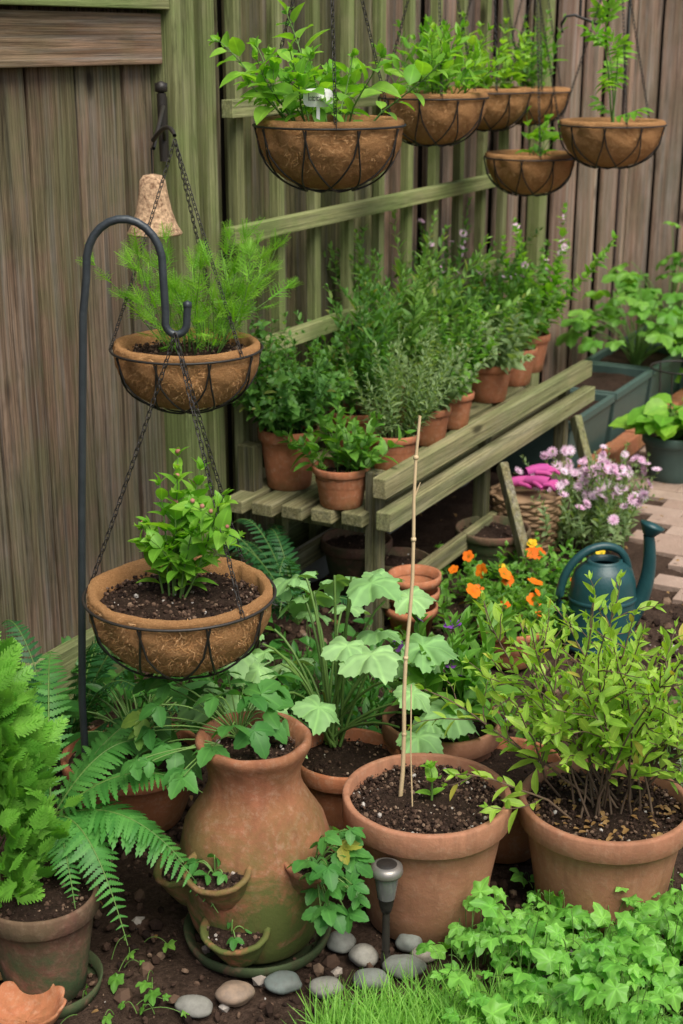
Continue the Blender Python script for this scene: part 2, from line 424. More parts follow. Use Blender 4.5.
T['ico']=ico()
def link():
    V=[];n=12;m=4
    for i in range(n):
        a=2*PI*i/n; c=np.array([math.cos(a)*.28,math.sin(a)*.28+(.32 if math.sin(a)>0 else -.32),0])
        o=nrm(np.array([math.cos(a),math.sin(a),0.]))
        for j in range(m):
            b=2*PI*j/m; V.append(c+o*math.cos(b)*.085+np.array([0,0,1])*math.sin(b)*.085)
    f=[(i*m+j,((i+1)%n)*m+j,((i+1)%n)*m+(j+1)%m,i*m+(j+1)%m) for i in range(n) for j in range(m)]
    return dict(v=np.array(V),f=[np.array(f)],uv=np.full((n*m,2),.5))
T['link']=link()
def chain(mb,p,q,l=.018,mat=0):
    p=np.array(p,float);q=np.array(q,float);d=q-p;L=np.linalg.norm(d);n=max(2,int(L/(l*.86)))
    t=(np.arange(n)+.5)/n; P=p+d*t[:,None]; P[:,2]-=np.sin(t*PI)*L*.01
    D=np.tile(d,(n,1)); s=nrm(np.cross(d,[0.1,.2,1.]))
    s2=nrm(np.cross(d,s)); U=np.where((np.arange(n)%2)[:,None]==0,s,s2)
    mb.inst(T['link'],P,D,U,l,mat)

# ------------------------------------------------------------------ plants
class Acc:
    def __init__(s): s.P=[];s.D=[];s.U=[];s.S=[]
    def add(s,p,d,u,l): s.P.append(p);s.D.append(d);s.U.append(u);s.S.append(l)
    def flush(s,mb,t,mat): 
        if s.P: mb.inst(t,np.array(s.P),np.array(s.D),np.array(s.U),np.array(s.S),mat)
def rv(k=1.): return rng.normal(size=3)*k
def stem(mb,acc,p0,d0,L,ll,gap,start=.15,opp=True,pitch=1.,droop=0.,wander=.12,r=.002,side=0,depth=0,smat=1,taper=.55,up=.5,petiole=0):
    K=9; p=np.array(p0,float); d=nrm(np.array(d0,float)); pts=[p.copy()]; dirs=[d.copy()]
    for i in range(K):
        d=nrm(d+rv(wander)*.5+np.array([0,0,-droop+.03*(up)])); p=p+d*L/K; pts.append(p.copy()); dirs.append(d.copy())
    tube(mb,pts,r,r*.45,5 if r>.0015 else 4,smat)
    n=max(1,int(L*(1-start)/gap)); ph=random.random()*6.28
    for i in range(n+1):
        t=start+(1-start)*i/n; x=t*K; k=min(K-1,int(x)); fr=x-k
        q=pts[k]*(1-fr)+pts[k+1]*fr; Tn=dirs[k]
        a=nrm(np.cross(Tn,[.1,.3,.95] if abs(Tn[2])<.95 else [1.,0,0])); b=np.cross(Tn,a)
        ph+= PI/2 if opp else 2.4
        angs=(ph,ph+PI) if opp else (ph,)
        sz=ll*(1-taper*max(0,(t-.45)/.55)**1.3)*(.55+.45*min(1,(t-start)*4+.4))
        pt=pitch*(1-.45*t)
        for an in angs:
            rd=a*math.cos(an)+b*math.sin(an)
            dd=nrm(Tn*math.cos(pt)+rd*math.sin(pt)+rv(.16))
            s=sz*random.uniform(.6,1.25)
            if petiole:
                q2=q+dd*s*petiole; tube(mb,[q,q2],r*.5,r*.4,3,smat); acc.add(q2,nrm(dd+np.array([0,0,-.25])),np.array([0,0,1.])+rv(.3)+Tn*.3,s)
            else: acc.add(q,dd,np.array([0,0,.6])+Tn*.8+rv(.2),s)
            if side and depth<1 and t>.12 and t<.85 and random.random()<side:
                stem(mb,acc,q,nrm(Tn*.6+rd*.8),L*random.uniform(.25,.5)*(1.1-t*.6),ll*.85,gap,.2,opp,pitch,droop,wander,r*.6,0,depth+1,smat,taper,up,petiole)
    for k in range(3): acc.add(pts[-1],nrm(dirs[-1]+rv(.35)),rv(1)+np.array([0,0,.4]),ll*(1-taper)*random.uniform(.6,1.))
def shrub(name,base,n,L,spread,leaf,ll,gap,lmat,rad=.05,parent=None,smat='stem',wid=None,extra=None,lean=(0,0),**kw):
    mb=MB(); acc=Acc()
    for i in range(n):
        az=random.random()*2*PI; rr=math.sqrt(random.random()); tilt=spread*rr*random.uniform(.7,1.15)
        p0=np.array([base[0]+rad*rr*math.cos(az),base[1]+rad*rr*math.sin(az),base[2]])
        d0=(math.sin(tilt)*math.cos(az)+lean[0],math.sin(tilt)*math.sin(az)+lean[1],math.cos(tilt))
        stem(mb,acc,p0,d0,L*random.uniform(.5,1.1),ll,gap,**kw)
    acc.flush(mb,T[leaf],0)
    mats=[M[lmat],M[smat]]
    if extra:
        et,em,es,ec=extra; P=np.array(acc.P); z=P[:,2]; idx=np.where(z>np.quantile(z,.55))[0]
        idx=rng.choice(idx,min(ec,len(idx)),replace=False); 
        D=rng.normal(size=(len(idx),3)); D[:,2]*=.3; U=np.tile([0,-.5,.8],(len(idx),1))+rng.normal(size=(len(idx),3))*.3
        mb.inst(T[et],P[idx]+np.array([0,0,.01]),D,U,es*(.7+.5*rng.random(len(idx))),2)
        mats.append(M[em])
    return mb.build(name,mats,parent)
def bezier(p0,p1,p2,n):
    t=np.linspace(0,1,n)[:,None]; p0,p1,p2=[np.array(x,float) for x in (p0,p1,p2)]
    return (1-t)**2*p0+2*t*(1-t)*p1+t*t*p2
def petleaf(mb,acc,p0,p1,size,arch=.05,r=.002,smat=1,tilt=None):
    p0=np.array(p0,float);p1=np.array(p1,float); mid=(p0+p1)/2; mid[2]=max(p0[2],p1[2])*.6+mid[2]*.4+arch*.4
    pts=bezier(p0,mid,p1,7); tube(mb,pts,r,r*.7,5,smat)
    h=p1-p0; h[2]=0; h=nrm(h+rv(.02)); d=nrm(h+np.array([0,0,random.uniform(-.35,.1)]))
    u=np.array([0,-.25,1.])+rv(.22)
    if tilt is not None: u=u+np.array(tilt)
    acc.add(p1,d,u,size)
def frond(mb,p0,p1,arch,width,n=26,mat=0,smat=1,r=.0025,up0=None):
    p0=np.array(p0,float);p1=np.array(p1,float); mid=p0*.45+p1*.55; mid[2]=max(p0[2],p1[2])+arch
    pts=bezier(p0,mid,p1,n+4); tube(mb,pts,r,r*.4,4,smat)
    Tg=nrm(np.gradient(pts,axis=0)); P=[];D=[];U=[];S=[]
    for i in range(2,n+3):
        t=(i-2)/n; w=width*min(1,.5+t*2.2)*(1-t)**.7+.006
        side=nrm(np.cross(Tg[i],[0,0,1.])); upn=np.cross(side,Tg[i])
        for sd in (-1,1):
            P.append(pts[i]); D.append(side*sd+Tg[i]*.4+upn*(-.12)+rv(.07)); U.append(upn+rv(.12)); S.append((w*1.3,w*random.uniform(.88,1.05),w))
    mb.inst(T['pinna'],P,D,U,np.array(S),mat)

# ------------------------------------------------------------------ pots etc
def crumbs(mb,c,R,n,size,mat=0,hz=.004):
    a=rng.random(n)*2*PI; r=R*np.sqrt(rng.random(n))
    P=np.stack([c[0]+r*np.cos(a),c[1]+r*np.sin(a),c[2]+rng.random(n)*hz],1)
    S=size*(.3+rng.random((n,1))**2*1.2)*(.6+.6*rng.random((n,3)))
    mb.inst(T['ico'],P,rng.normal(size=(n,3)),rng.normal(size=(n,3)),S,mat,smooth=False)
def soil(parent,c,R,n=500,size=.004,h=.012):
    mb=MB(); rings=14;segs=44;V=[(c[0],c[1],c[2]+h)]
    for i in range(1,rings+1):
        for j in range(segs):
            a=2*PI*j/segs; r=R*i/rings; x=c[0]+r*math.cos(a);y=c[1]+r*math.sin(a)
            V.append((x,y,c[2]+h*(1-(i/rings)**2)+.010*mnoise.noise(Vector((x*38,y*38,c[2])))+.006*mnoise.noise(Vector((x*110,y*110,3)))))
    tri=np.array([(0,1+j,1+(j+1)%segs) for j in range(segs)])
    q=np.array([(1+(i-1)*segs+j,1+i*segs+j,1+i*segs+(j+1)%segs,1+(i-1)*segs+(j+1)%segs) for i in range(1,rings) for j in range(segs)])
    mb.add(V,[tri,q],None,0); crumbs(mb,(c[0],c[1],c[2]+.004),R*.97,n,size,1,h*.8)
    return mb.build('soil',[M['soil'],M['crumb']],parent)
def pot(name,x,y,z,R,H,mat='terra',base=.68,rimh=None,parent=None,soiln=400,rimout=.09,saucer=False):
    e=parent or empty(name)
    mb=MB(); rh=rimh or H*.2; r0=R*base; rb=R*(1-rimout); t=R*.085
    pr=[(0.001,.0),(r0-.003,0),(r0,.003)]
    for k in range(1,5): pr.append((r0+(rb-r0)*k/4,(H-rh)*k/4))
    pr+=[(rb+.001,H-rh+.001),(R-.003,H-rh+.001),(R-.0005,H-rh+.004),(R,H-.005),(R-.002,H-.001),(R-.005,H),(R-t+.003,H),(R-t,H-.003),(R-t-.002,H-.05),(R-t-.01,H-.07)]
    lathe(mb,pr,56,0,wob=.0016)
    if saucer: lathe(mb,[(r0*.9,-.012),(r0*1.35,-.012),(r0*1.45,.02),(r0*1.4,.021),(r0*1.3,.0)],48,0)
    ob=mb.build('pot_body',[M[mat]],e,(x,y,z)); ob.rotation_euler=(0,0,random.random()*6)
    if soiln: soil(e,(x,y,z+H-.03),R-t,soiln)
    return e
FIB=strip(2,.028,lambda t:1,.0,.5)
def basket(name,c,R=.178,D=.155,chains=None,fuzz=2600,soiln=500):
    e=empty(name); mb=MB()
    pr=[]
    for i in range(27):
        a=PI/2*i/26; pr.append((max(.001,R*math.sin(a)**.9),-D*math.cos(a)))
    pr+=[(R+.003,.010),(R+.001,.017),(R-.006,.021),(R-.014,.016),(R-.018,-.004),(R-.022,-.03)]
    lathe(mb,pr,110,0,wob=.009,fine=.005)
    n=fuzz; a=rng.random(n)*2*PI; la=np.arccos(rng.random(n)*.98)*1.0
    k=rng.random(n)<.14; la[k]=PI/2-rng.random(k.sum())*.05
    r=R*np.sin(la)**.9; P=np.stack([r*np.cos(a),r*np.sin(a),-D*np.cos(la)+np.where(k,.010,0)],1)
    Nn=nrm(P*np.array([1,1,1.2])+np.array([0,0,.02])); Dn=nrm(rng.normal(size=(n,3)))
    Dn=nrm(Dn-Nn*(np.sum(Dn*Nn,1,keepdims=True))*.93)
    mb.inst(FIB,P+Nn*.0030,Dn,Nn,.011*(.4+rng.random(n)),1)
    mb.build('coco_liner',[M['coco'],M['strand']],e,c)
    w=MB()
    th=np.linspace(0,2*PI,60,endpoint=False)
    w1=R+.009
    tube(w,np.stack([w1*np.cos(th),w1*np.sin(th),np.full(60,.004)],1),.0030,sides=6,closed=True)
    rb=R*.33; tube(w,np.stack([rb*np.cos(th),rb*np.sin(th),np.full(60,-D*.96-.004)],1),.0024,sides=5,closed=True)
    nl=9
    for i in range(nl):
        a0=2*PI*i/nl+.2; sp=2*PI/nl*2.05; pts=[]
        for j in range(25):
            u=j/24; an=a0+sp*u; dp=math.sin(PI*u)**.55; la=PI/2*(1-dp*.80)
            pts.append(((R+.009)*math.sin(la)**.9*math.cos(an),(R+.009)*math.sin(la)**.9*math.sin(an),-(D+.009)*math.cos(la)))
        tube(w,pts,.0024,sides=5)
    if chains is not None:
        ap,offs=chains
        for o in offs:
            p=(w1*math.cos(o),w1*math.sin(o),.006); chain(w,p,(ap[0]-c[0],ap[1]-c[1],ap[2]-c[2]),.015)
    w.build('wire_frame_and_chains',[M['wire']],e,c)
    soil(e,(c[0],c[1],c[2]-.016),R-.016,soiln)
    return e
# ================================================================== GROUND
def ground():
    n=240; mb=MB()
    xs=np.concatenate([[-200,-60,-20,-8],np.linspace(-3,4,n),[8,20,60,200]]); ys=np.concatenate([[-200,-60,-10,0],np.linspace(1.2,9.5,n),[14,30,80,200]])
    X,Y=np.meshgrid(xs,ys); Z=np.zeros_like(X)
    for i in range(X.shape[0]):
        for j in range(X.shape[1]):
            x,y=X[i,j],Y[i,j]
            if -4<x<5 and 0<y<10: Z[i,j]=.012*mnoise.noise(Vector((x*7,y*7,0)))+.008*mnoise.noise(Vector((x*24,y*24,5)))-.012
            else: Z[i,j]=-.01
    w=len(xs); h=len(ys)
    idx=np.arange(w*h).reshape(h,w)
    q=np.stack([idx[:-1,:-1],idx[:-1,1:],idx[1:,1:],idx[1:,:-1]],-1).reshape(-1,4)
    mb.add(np.stack([X,Y,Z],-1).reshape(-1,3),q,None,0)
    mb.build('ground',[M['ground']])
    mb=MB(); n=9000
    P=np.stack([rng.uniform(-1.1,1.4,n),rng.uniform(2.0,4.4,n),rng.uniform(-.012,.004,n)],1)
    S=.008*(.25+rng.random((n,1))**3*1.9)*(.5+.8*rng.random((n,3)))
    mb.inst(T['ico'],P,rng.normal(size=(n,3)),rng.normal(size=(n,3)),S,0,smooth=False)
    n=480; P=np.stack([rng.uniform(-1.,1.9,n),rng.uniform(2.1,6.4,n),rng.uniform(.004,.022,n)],1)
    D=rng.normal(size=(n,3)); D[:,2]*=.15
    mb.inst(T['oval'],P,D,np.tile([0,0,1.],(n,1))+rng.normal(size=(n,3))*.3,.026*(.4+rng.random(n)),1)
    mb.build('mulch_and_leaf_litter',[M['crumb'],M['l_brown']])
ground()
m,nt=nt_new('paver'); g=G(nt); r_,u_,v_=g.lc(); o_=g.obj()
c_=g.mix(r_,(.31,.215,.165),(.38,.28,.22)); c_=g.mix(g.mr(g.noise(o_,6,5,.7),.4,.65,0,.55),c_,(.23,.165,.125)); c_=g.mix(g.mr(g.noise(o_,80,4,.7),.58,.75,0,.5),c_,(.48,.41,.34))
g.out(c_,.9,g.bump(g.noise(o_,90,4),.5,.006),.2); PAV=m
mb=MB()
for i in range(46):
    for j in range(17):
        s0=3.2+i*.104; t0=-1.84+j*.208+(.104 if i%2 else 0)
        if t0<max(-1.74,-1.18-.46*(s0-4.3)) or s0<3.9: continue
        z=.004+random.uniform(-.002,.002)
        box(mb,s0,s0+.1015,-(t0+.2055),-t0,-.03,z)
mb.build('brick_path',[PAV],None,(0,0,0),FA,bevel=.002)
mb=MB()
for i in range(9):
    s0=5.45+i*.215; box(mb,s0,s0+.2,1.76,1.835,-.03,.07+random.uniform(-.006,.006))
mb.build('brick_edging',[M['terra']],None,(0,0,0),FA,bevel=.005)

# ================================================================== FENCE (local x=s, y=-t)
def boards(mb,s0,s1,w,y,z0,z1,mat=0,alt=0.,gap=.004,th=.02):
    s=s0;i=0
    while s<s1-.01:
        e=min(s+w*random.uniform(.94,1.06),s1)
        yy=y+(alt if i%2 else 0)+random.uniform(-.004,.004)
        k=9; V=[];zs=np.linspace(z0,z1,k+1); wob=[random.uniform(-.004,.004) for _ in zs]; wo2=[random.uniform(-.003,.003) for _ in zs]
        for z,wv,w2 in zip(zs,wob,wo2):
            V+=[(s+gap/2+wv*.7,yy+wv*.6,z),(e-gap/2+w2,yy+wv*.3,z),(e-gap/2,yy+th,z),(s+gap/2,yy+th,z)]
        f=[(0,3,2,1),(4*k,4*k+1,4*k+2,4*k+3)]
        for a in range(k):
            for j in range(4): f.append((4*a+j,4*a+(j+1)%4,4*a+4+(j+1)%4,4*a+4+j))
        mb.add(V,np.array(f),np.array([random.random(),.5,.5,1.]),mat,False)
        s=e;i+=1
def P_(mb,name,mats,bev=.003): return mb.build(name,mats,None,(0,0,0),FA,bevel=bev)
mb=MB()
boards(mb,0.565,3.345,.19,2.40,.0,2.3,0,gap=.014)
box(mb,.6,3.345,2.362,2.392,1.685,1.815,1,.75)
box(mb,.6,3.348,2.335,2.391,1.825,1.93,2,.7)
box(mb,.6,3.345,2.35,2.391,.0,.17,2,.3)
box(mb,.6,3.345,2.44,2.50,-.02,2.28,4,.05)  # dark sheet added behind the boards, paints the gaps as shaded
box(mb,3.35,3.455,2.33,2.43,0,2.35,3,.6)
P_(mb,'wooden_fence',[M['fenceL'],M['railB'],M['railG'],M['postG'],M['dark']])
mb=MB()
boards(mb,3.46,4.75,.135,2.40,0,2.3,0,alt=.024,gap=.016)
box(mb,3.46,4.75,2.375,2.392,.0,.16,1,.3)
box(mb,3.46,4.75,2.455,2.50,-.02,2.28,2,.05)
P_(mb,'wooden_fence',[M['fenceG'],M['railG'],M['dark']])
mb=MB()
boards(mb,4.76,7.75,.18,2.40,0,2.3,0,alt=.024,gap=.018)
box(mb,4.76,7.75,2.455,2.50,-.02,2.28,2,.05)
box(mb,6.2,6.29,2.33,2.39,0,2.35,1,.5)
P_(mb,'wooden_fence',[M['fenceR'],M['postG'],M['dark']])
c0=F(7.7,-2.4)
mb=MB()
boards(mb,0,4.2,.145,0,0,2.3,0,alt=-.02,gap=.014)
box(mb,0.3,4.2,-.06,-.026,1.52,1.62,1,.8)
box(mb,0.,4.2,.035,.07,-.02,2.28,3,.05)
box(mb,1.3,1.4,-.09,-.03,0,1.515,2,.5)
mb.build('wooden_fence',[M['fenceR'],M['railG'],M['postG'],M['dark']],None,c0,math.radians(-12),bevel=.003)
mb=MB(); box(mb,3.5,5.4,2.24,2.30,-.03,.11); P_(mb,'concrete_border',[M['concrete']],.006)

# ---- trellis
mb=MB()
for i,s in enumerate(np.arange(3.63,5.75,.232)):
    box(mb,s,s+.040,2.312,2.345,.0,2.15,1)
for z in (1.535,1.175,.815,.46):
    box(mb,3.55 if z>1 else 3.62,5.66,2.272,2.310,z,z+.05,0)
box(mb,3.52,3.58,2.346,2.39,0,2.25,1,.4)
P_(mb,'garden_trellis',[M['railG'],M['postG']],.002)

# ---- bench / plant stand
e=empty('wooden_plant_stand',(0,0,0),FA)
mb=MB()
for i,t in enumerate((2.255,2.16,2.065,1.97,1.875)):
    beam(mb,(3.47+.015*i,t,.395),(5.33,t,.395),.072,.04)
beam(mb,(3.53,1.785,.505),(5.36,1.785,.505),.045,.062,0,.8)
beam(mb,(3.53,1.77,.405),(5.36,1.77,.405),.05,.058,0,.7)
beam(mb,(3.60,1.80,.13),(5.2,1.80,.13),.03,.06)
beam(mb,(3.60,2.2,.13),(5.2,2.2,.13),.03,.06)
mb.build('slats',[M['bench']],e,bevel=.004)
mb=MB()
for s in (3.60,4.42,5.22):
    beam(mb,(s,1.832,-.02),(s,1.832,.535 if s<4 else .47),.045,.05)
    beam(mb,(s,2.27,-.02),(s,2.27,.56 if s<4 else .37),.06,.055)
    beam(mb,(s+.03,1.82,.35),(s+.03,2.29,.35),.035,.045)
beam(mb,(4.36,1.735,.37),(4.12,1.50,-.01),.03,.05)
beam(mb,(5.1,1.735,.37),(4.95,1.55,-.01),.03,.05)
mb.build('legs',[M['benchz']],e,bevel=.004)

# ================================================================== SHEPHERD HOOK
mb=MB()
pts=[(-.556,2.76,-.02),(-.553,2.75,.41),(-.524,2.725,.85),(-.494,2.70,1.25),(-.484,2.70,1.32)]
for a in np.linspace(170,10,12):
    pts.append((-.410+.072*math.cos(math.radians(a)),2.70,1.345+.085*math.sin(math.radians(a))))
pts+=[(-.338,2.70,1.31),(-.336,2.70,1.25)]
for a in np.linspace(190,370,9): pts.append((-.317+.021*math.cos(math.radians(a)),2.70,1.235+.024*math.sin(math.radians(a))))
pts.append((-.294,2.70,1.266))
tube(mb,pts,.0080,.0074,12)
mb.inst(T['ico'],[(-.294,2.70,1.268)],[(0,0,1)],[(1,0,0)],.010)
tube(mb,[(-.61,2.78,.08),(-.556,2.76,.10),(-.50,2.74,.08)],.005,.005,8)
mb.build('shepherd_hook',[M['pole']])

# ================================================================== HANGING BASKETS
e=basket('hanging_basket',(-.32,2.62,.705),.180,.150,((-.318,2.69,1.214),(2.9,5.5,.9)),5500,1300)
shrub('herb_plant',(-.335,2.63,.70),10,.26,.46,'oval',.062,.029,'l_basil',.03,e,wander=.14,r=.0026,opp=True,side=.12,extra=('ico','redp',.006,12))
e=basket('hanging_basket',(-.37,3.35,1.045),.172,.14,((-.40,3.52,1.52),(1.2,3.3,5.6)),4200,1000)
shrub('dill_plant',(-.35,3.37,1.04),44,.26,.62,'dill',.085,.045,'l_basil',.07,e,wander=.2,r=.0014,opp=False,taper=.3,pitch=.75)
def topb(c,R,D,**k): return basket('hanging_basket',c,R,D,((c[0]+.0,c[1]+.03,c[2]+.62),(.6,2.7,4.8)),3200,600)
e=topb((-.03,3.62,1.545),.178,.15)
shrub('basil_plant',(-.03,3.62,1.54),19,.26,.72,'oval',.075,.036,'l_basil',.10,e,wander=.18,r=.0028,side=.06,petiole=.25,start=.2)
mb=MB(); 
th=np.linspace(0,2*PI,28,endpoint=False); q_=[(.035*abs(math.cos(t))**.5*(1 if math.cos(t)>0 else -1),.021*abs(math.sin(t))**.5*(1 if math.sin(t)>0 else -1)+.021) for t in th]
V=[(x,-.0015,z) for x,z in q_]+[(x,.0015,z) for x,z in q_]+[(0,-.0015,.021),(0,.0015,.021)]
mb.add(V,[np.array([(j,(j+1)%28,28+(j+1)%28,28+j) for j in range(28)]),np.array([((j+1)%28,j,56) for j in range(28)]+[(28+j,28+(j+1)%28,57) for j in range(28)])],None,0,False)
box(mb,-.004,.004,-.001,.001,-.09,.003,0)
x=-.022
for ch in 'basil':
    hgt=.020 if ch in 'bl' else .011
    tube(mb,[(x,-.0022,.014),(x,-.0022,.014+hgt)],.0007,sides=4,mat=1)
    if ch in 'bas':
        tube(mb,[(x+.004+.003*math.cos(q),-.0022,.019+.004*math.sin(q)) for q in np.linspace(0,2*PI,8,endpoint=False)],.0007,sides=4,mat=1,closed=True)
    x+=.0095
mb.build('plant_tag',[M['white'],M['ink']],e,(-.055,3.475,1.598),.05)
e=topb((.29,4.68,1.57),.165,.14)
shrub('herb_plant',(.29,4.68,1.565),20,.25,.8,'lance2',.07,.028,'l_basil',.09,e,wander=.2)
e=topb((.54,5.45,1.56),.155,.13)
shrub('herb_plant',(.54,5.45,1.555),18,.27,.75,'oval',.06,.032,'l_lime',.08,e,wander=.2)
e=topb((.79,6.1,1.54),.145,.125)
shrub('herb_plant',(.79,6.1,1.535),17,.30,.6,'lance2',.06,.030,'l_mid',.07,e,wander=.2)
e=topb((.95,5.17,1.46),.178,.14)
shrub('tomato_seedling',(.96,5.17,1.455),3,.32,.2,'tomato',.18,.07,'l_basil',.02,e,wander=.1,r=.004,opp=False,pitch=1.2,taper=.35)
e=topb((.70,5.42,1.33),.162,.13)
shrub('herb_seedling',(.72,5.42,1.325),6,.17,.5,'oval',.07,.045,'l_basil',.03,e,wander=.15)
mb=MB()
for (x,y,z) in ((-.03,3.65,2.165),(.29,4.71,2.19),(.54,5.48,2.18),(.79,6.13,2.16),(.95,5.20,2.08),(.70,5.45,1.95)):
    s=x*.476+y*.88; t=x*.88-y*.476
    a=F(s,-2.36,z+.02)
    b=Vector((x,y,z+.03)); pts=[a+Vector((0,0,-.10)),a]+[a.lerp(b,k/5)+Vector((0,0,.02*math.sin(k/5*PI))) for k in range(1,6)]
    h=(b-a).normalized()
    pts+=[b+h*.02+Vector((0,0,-.01)),b+h*.015+Vector((0,0,-.028)),b+Vector((0,0,-.034))]
    tube(mb,[tuple(p) for p in pts],.005,.004,7)
mb.build('basket_wall_brackets',[M['wire']])
mb=MB()
pts=[(.78,5.30,1.77),(.775,5.3,1.80),(.79,5.3,1.825),(.82,5.3,1.83),(.86,5.3,1.815),(.90,5.3,1.80),(.93,5.3,1.815),(.925,5.3,1.84)]
tube(mb,pts,.005,.005,7)
tube(mb,[(.84,5.3,1.82),(.84,5.33,2.3)],.005,.005,7)
mb.build('iron_hook',[M['wire']])
# ---- bell with bracket
e=empty('garden_bell')
mb=MB(); pr=[(.001,.132),(.022,.128),(.030,.118),(.034,.09),(.042,.05),(.056,.018),(.066,.004),(.064,.0),(.058,.004),(.048,.02),(.036,.05),(.028,.09),(.001,.115)]
lathe(mb,[(a*1.08,b*1.15) for a,b in pr],32,0,wob=.003); mb.build('bell',[M['cork']],e,(-.478,3.68,1.275))
mb=MB(); tube(mb,[(-.478,3.68,1.42),(-.478,3.68,1.49)],.0025); lathe(mb,[(.001,.02),(.008,.014),(.010,.004),(.001,0)],12,0,(-.478,3.68,1.265))
fx,fy=F(3.325,-2.355)[:2]
box(mb,fx-.012,fx+.012,fy-.012,fy+.01,1.44,1.60)
tube(mb,[(fx,fy-.02,1.61),(fx,fy-.02,1.43)],.013,.011,8)
mb.inst(T['ico'],[(fx,fy-.02,1.625)],[(0,0,1)],[(1,0,0)],.02)
tube(mb,bezier((fx,fy,1.57),(fx+.03,fy-.2,1.60),(-.47,3.66,1.49),10),.006,.005,8)
tube(mb,bezier((fx,fy,1.47),(fx+.02,fy-.1,1.56),(-.47,3.66,1.51),10),.006,.005,8)
tube(mb,bezier((-.47,3.66,1.51),(-.42,3.58,1.57),(-.40,3.52,1.53),8),.006,.005,8)
mb.build('bracket',[M['wire']],e)

# ================================================================== BENCH HERBS
Z=.416
def bench(name,x,y,R,H,n,L,sp,leaf,ll,gap,lm,mat='terra',rad=None,**kw):
    e=pot(name,x,y,Z,R,H,mat,base=.72,soiln=80)
    shrub('foliage',(x,y,Z+H-.03),n,L,sp,leaf,ll,gap,lm,rad or R*.6,e,**kw); return e
bench('potted_oregano',-.165,4.28,.095,.19,36,.36,.66,'oval',.042,.021,'l_bay',side=.12,wander=.22)
bench('potted_mint',-.0,4.085,.088,.125,22,.21,.85,'ovals',.062,.028,'l_mid',wander=.2)
bench('potted_rosemary',.17,4.44,.085,.13,40,.36,.7,'lance',.036,.012,'l_sage',wander=.14)
bench('potted_tarragon',.05,4.62,.09,.16,30,.52,.5,'lance2',.055,.02,'l_bay',wander=.22)
bench('potted_savory',.30,4.78,.08,.13,30,.34,.75,'oval',.036,.015,'l_sage',wander=.2)
bench('potted_thyme',.40,5.0,.08,.13,30,.40,.65,'oval',.038,.017,'l_mid',wander=.2)
bench('potted_tall_herb',.22,5.05,.09,.16,30,.62,.5,'lance2',.062,.022,'l_herb',side=.06,wander=.22)
bench('potted_sage',.57,5.40,.095,.15,26,.32,.8,'oval',.060,.026,'l_sage',wander=.2)
bench('potted_lavender',.45,5.55,.09,.15,28,.60,.5,'lance2',.052,.019,'l_bay',wander=.22,extra=('mum','pinkp',.035,26))
bench('potted_parsley',.70,5.68,.095,.15,26,.42,.65,'trif',.065,.036,'l_mid',opp=False,wander=.2)
bench('potted_flowering_herb',.78,5.92,.10,.16,26,.52,.55,'oval',.058,.025,'l_basil',wander=.22,extra=('flower5','pinkp',.03,20))
# ================================================================== UNDER / AROUND BENCH
e=empty('stacked_terracotta_pots')
for k in range(3):
    mb=MB(); R=.082; H=.10
    lathe(mb,[(.001,0),(.055,0),(.073,H*.72),(R,H*.74),(R,H),(R-.007,H),(R-.012,H*.7)],40,0); mb.build('pot_%d'%(k+1),[M['terra']],e,(.215+.004*k,4.06-.003*k,.0+k*.052))
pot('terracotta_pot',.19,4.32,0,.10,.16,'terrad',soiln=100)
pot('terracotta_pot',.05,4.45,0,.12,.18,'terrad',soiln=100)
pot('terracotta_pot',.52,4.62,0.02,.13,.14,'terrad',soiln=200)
e=pot('potted_pansies',.50,3.86,0,.10,.12,'terra',soiln=120)
shrub('foliage',(.50,3.88,.09),30,.14,1.0,'oval',.045,.022,'l_mid',.07,e,wander=.2,extra=('flower5','orange',.046,6))
def drift(name,cx,cy,rx,ry,n,L,sp,leaf,ll,gap,lm,z=0,extra=None,**kw):
    mb=MB();acc=Acc()
    for i in range(n):
        a=random.random()*2*PI; r=math.sqrt(random.random()); x=cx+rx*r*math.cos(a);y=cy+ry*r*math.sin(a)
        d=(random.gauss(0,sp),random.gauss(0,sp),1)
        stem(mb,acc,(x,y,z),d,L*random.uniform(.6,1.1),ll,gap,**kw)
    acc.flush(mb,T[leaf],0); mats=[M[lm],M['stem']]
    if extra:
        P=np.array(acc.P); idx0=np.where(P[:,2]>np.quantile(P[:,2],.6))[0]; k=2
        for et,em,es,ec in extra:
            idx=rng.choice(idx0,ec,replace=False); D=rng.normal(size=(ec,3));D[:,2]*=.3
            mb.inst(T[et],P[idx]+np.array([0,0,.012]),D,np.tile([0,-.7,.7],(ec,1))+rng.normal(size=(ec,3))*.3,es*(.75+.4*rng.random(ec)),k); mats.append(M[em]);k+=1
    return mb.build(name,mats)
drift('orange_pansy_flower_bed',.64,4.26,.24,.30,90,.17,.5,'oval',.045,.024,'l_mid',extra=[('flower5','orange',.046,12),('flower5','yellow',.033,4)])
drift('pink_aster_plant',.87,4.85,.17,.15,80,.32,.35,'lance2',.04,.02,'l_sage',z=.02,extra=[('mum','pinkp',.045,120)])
drift('groundcover_plant',.35,4.2,.22,.3,34,.14,.6,'oval',.05,.028,'l_mid')
e=empty('pink_garden_gloves')
mb=MB()
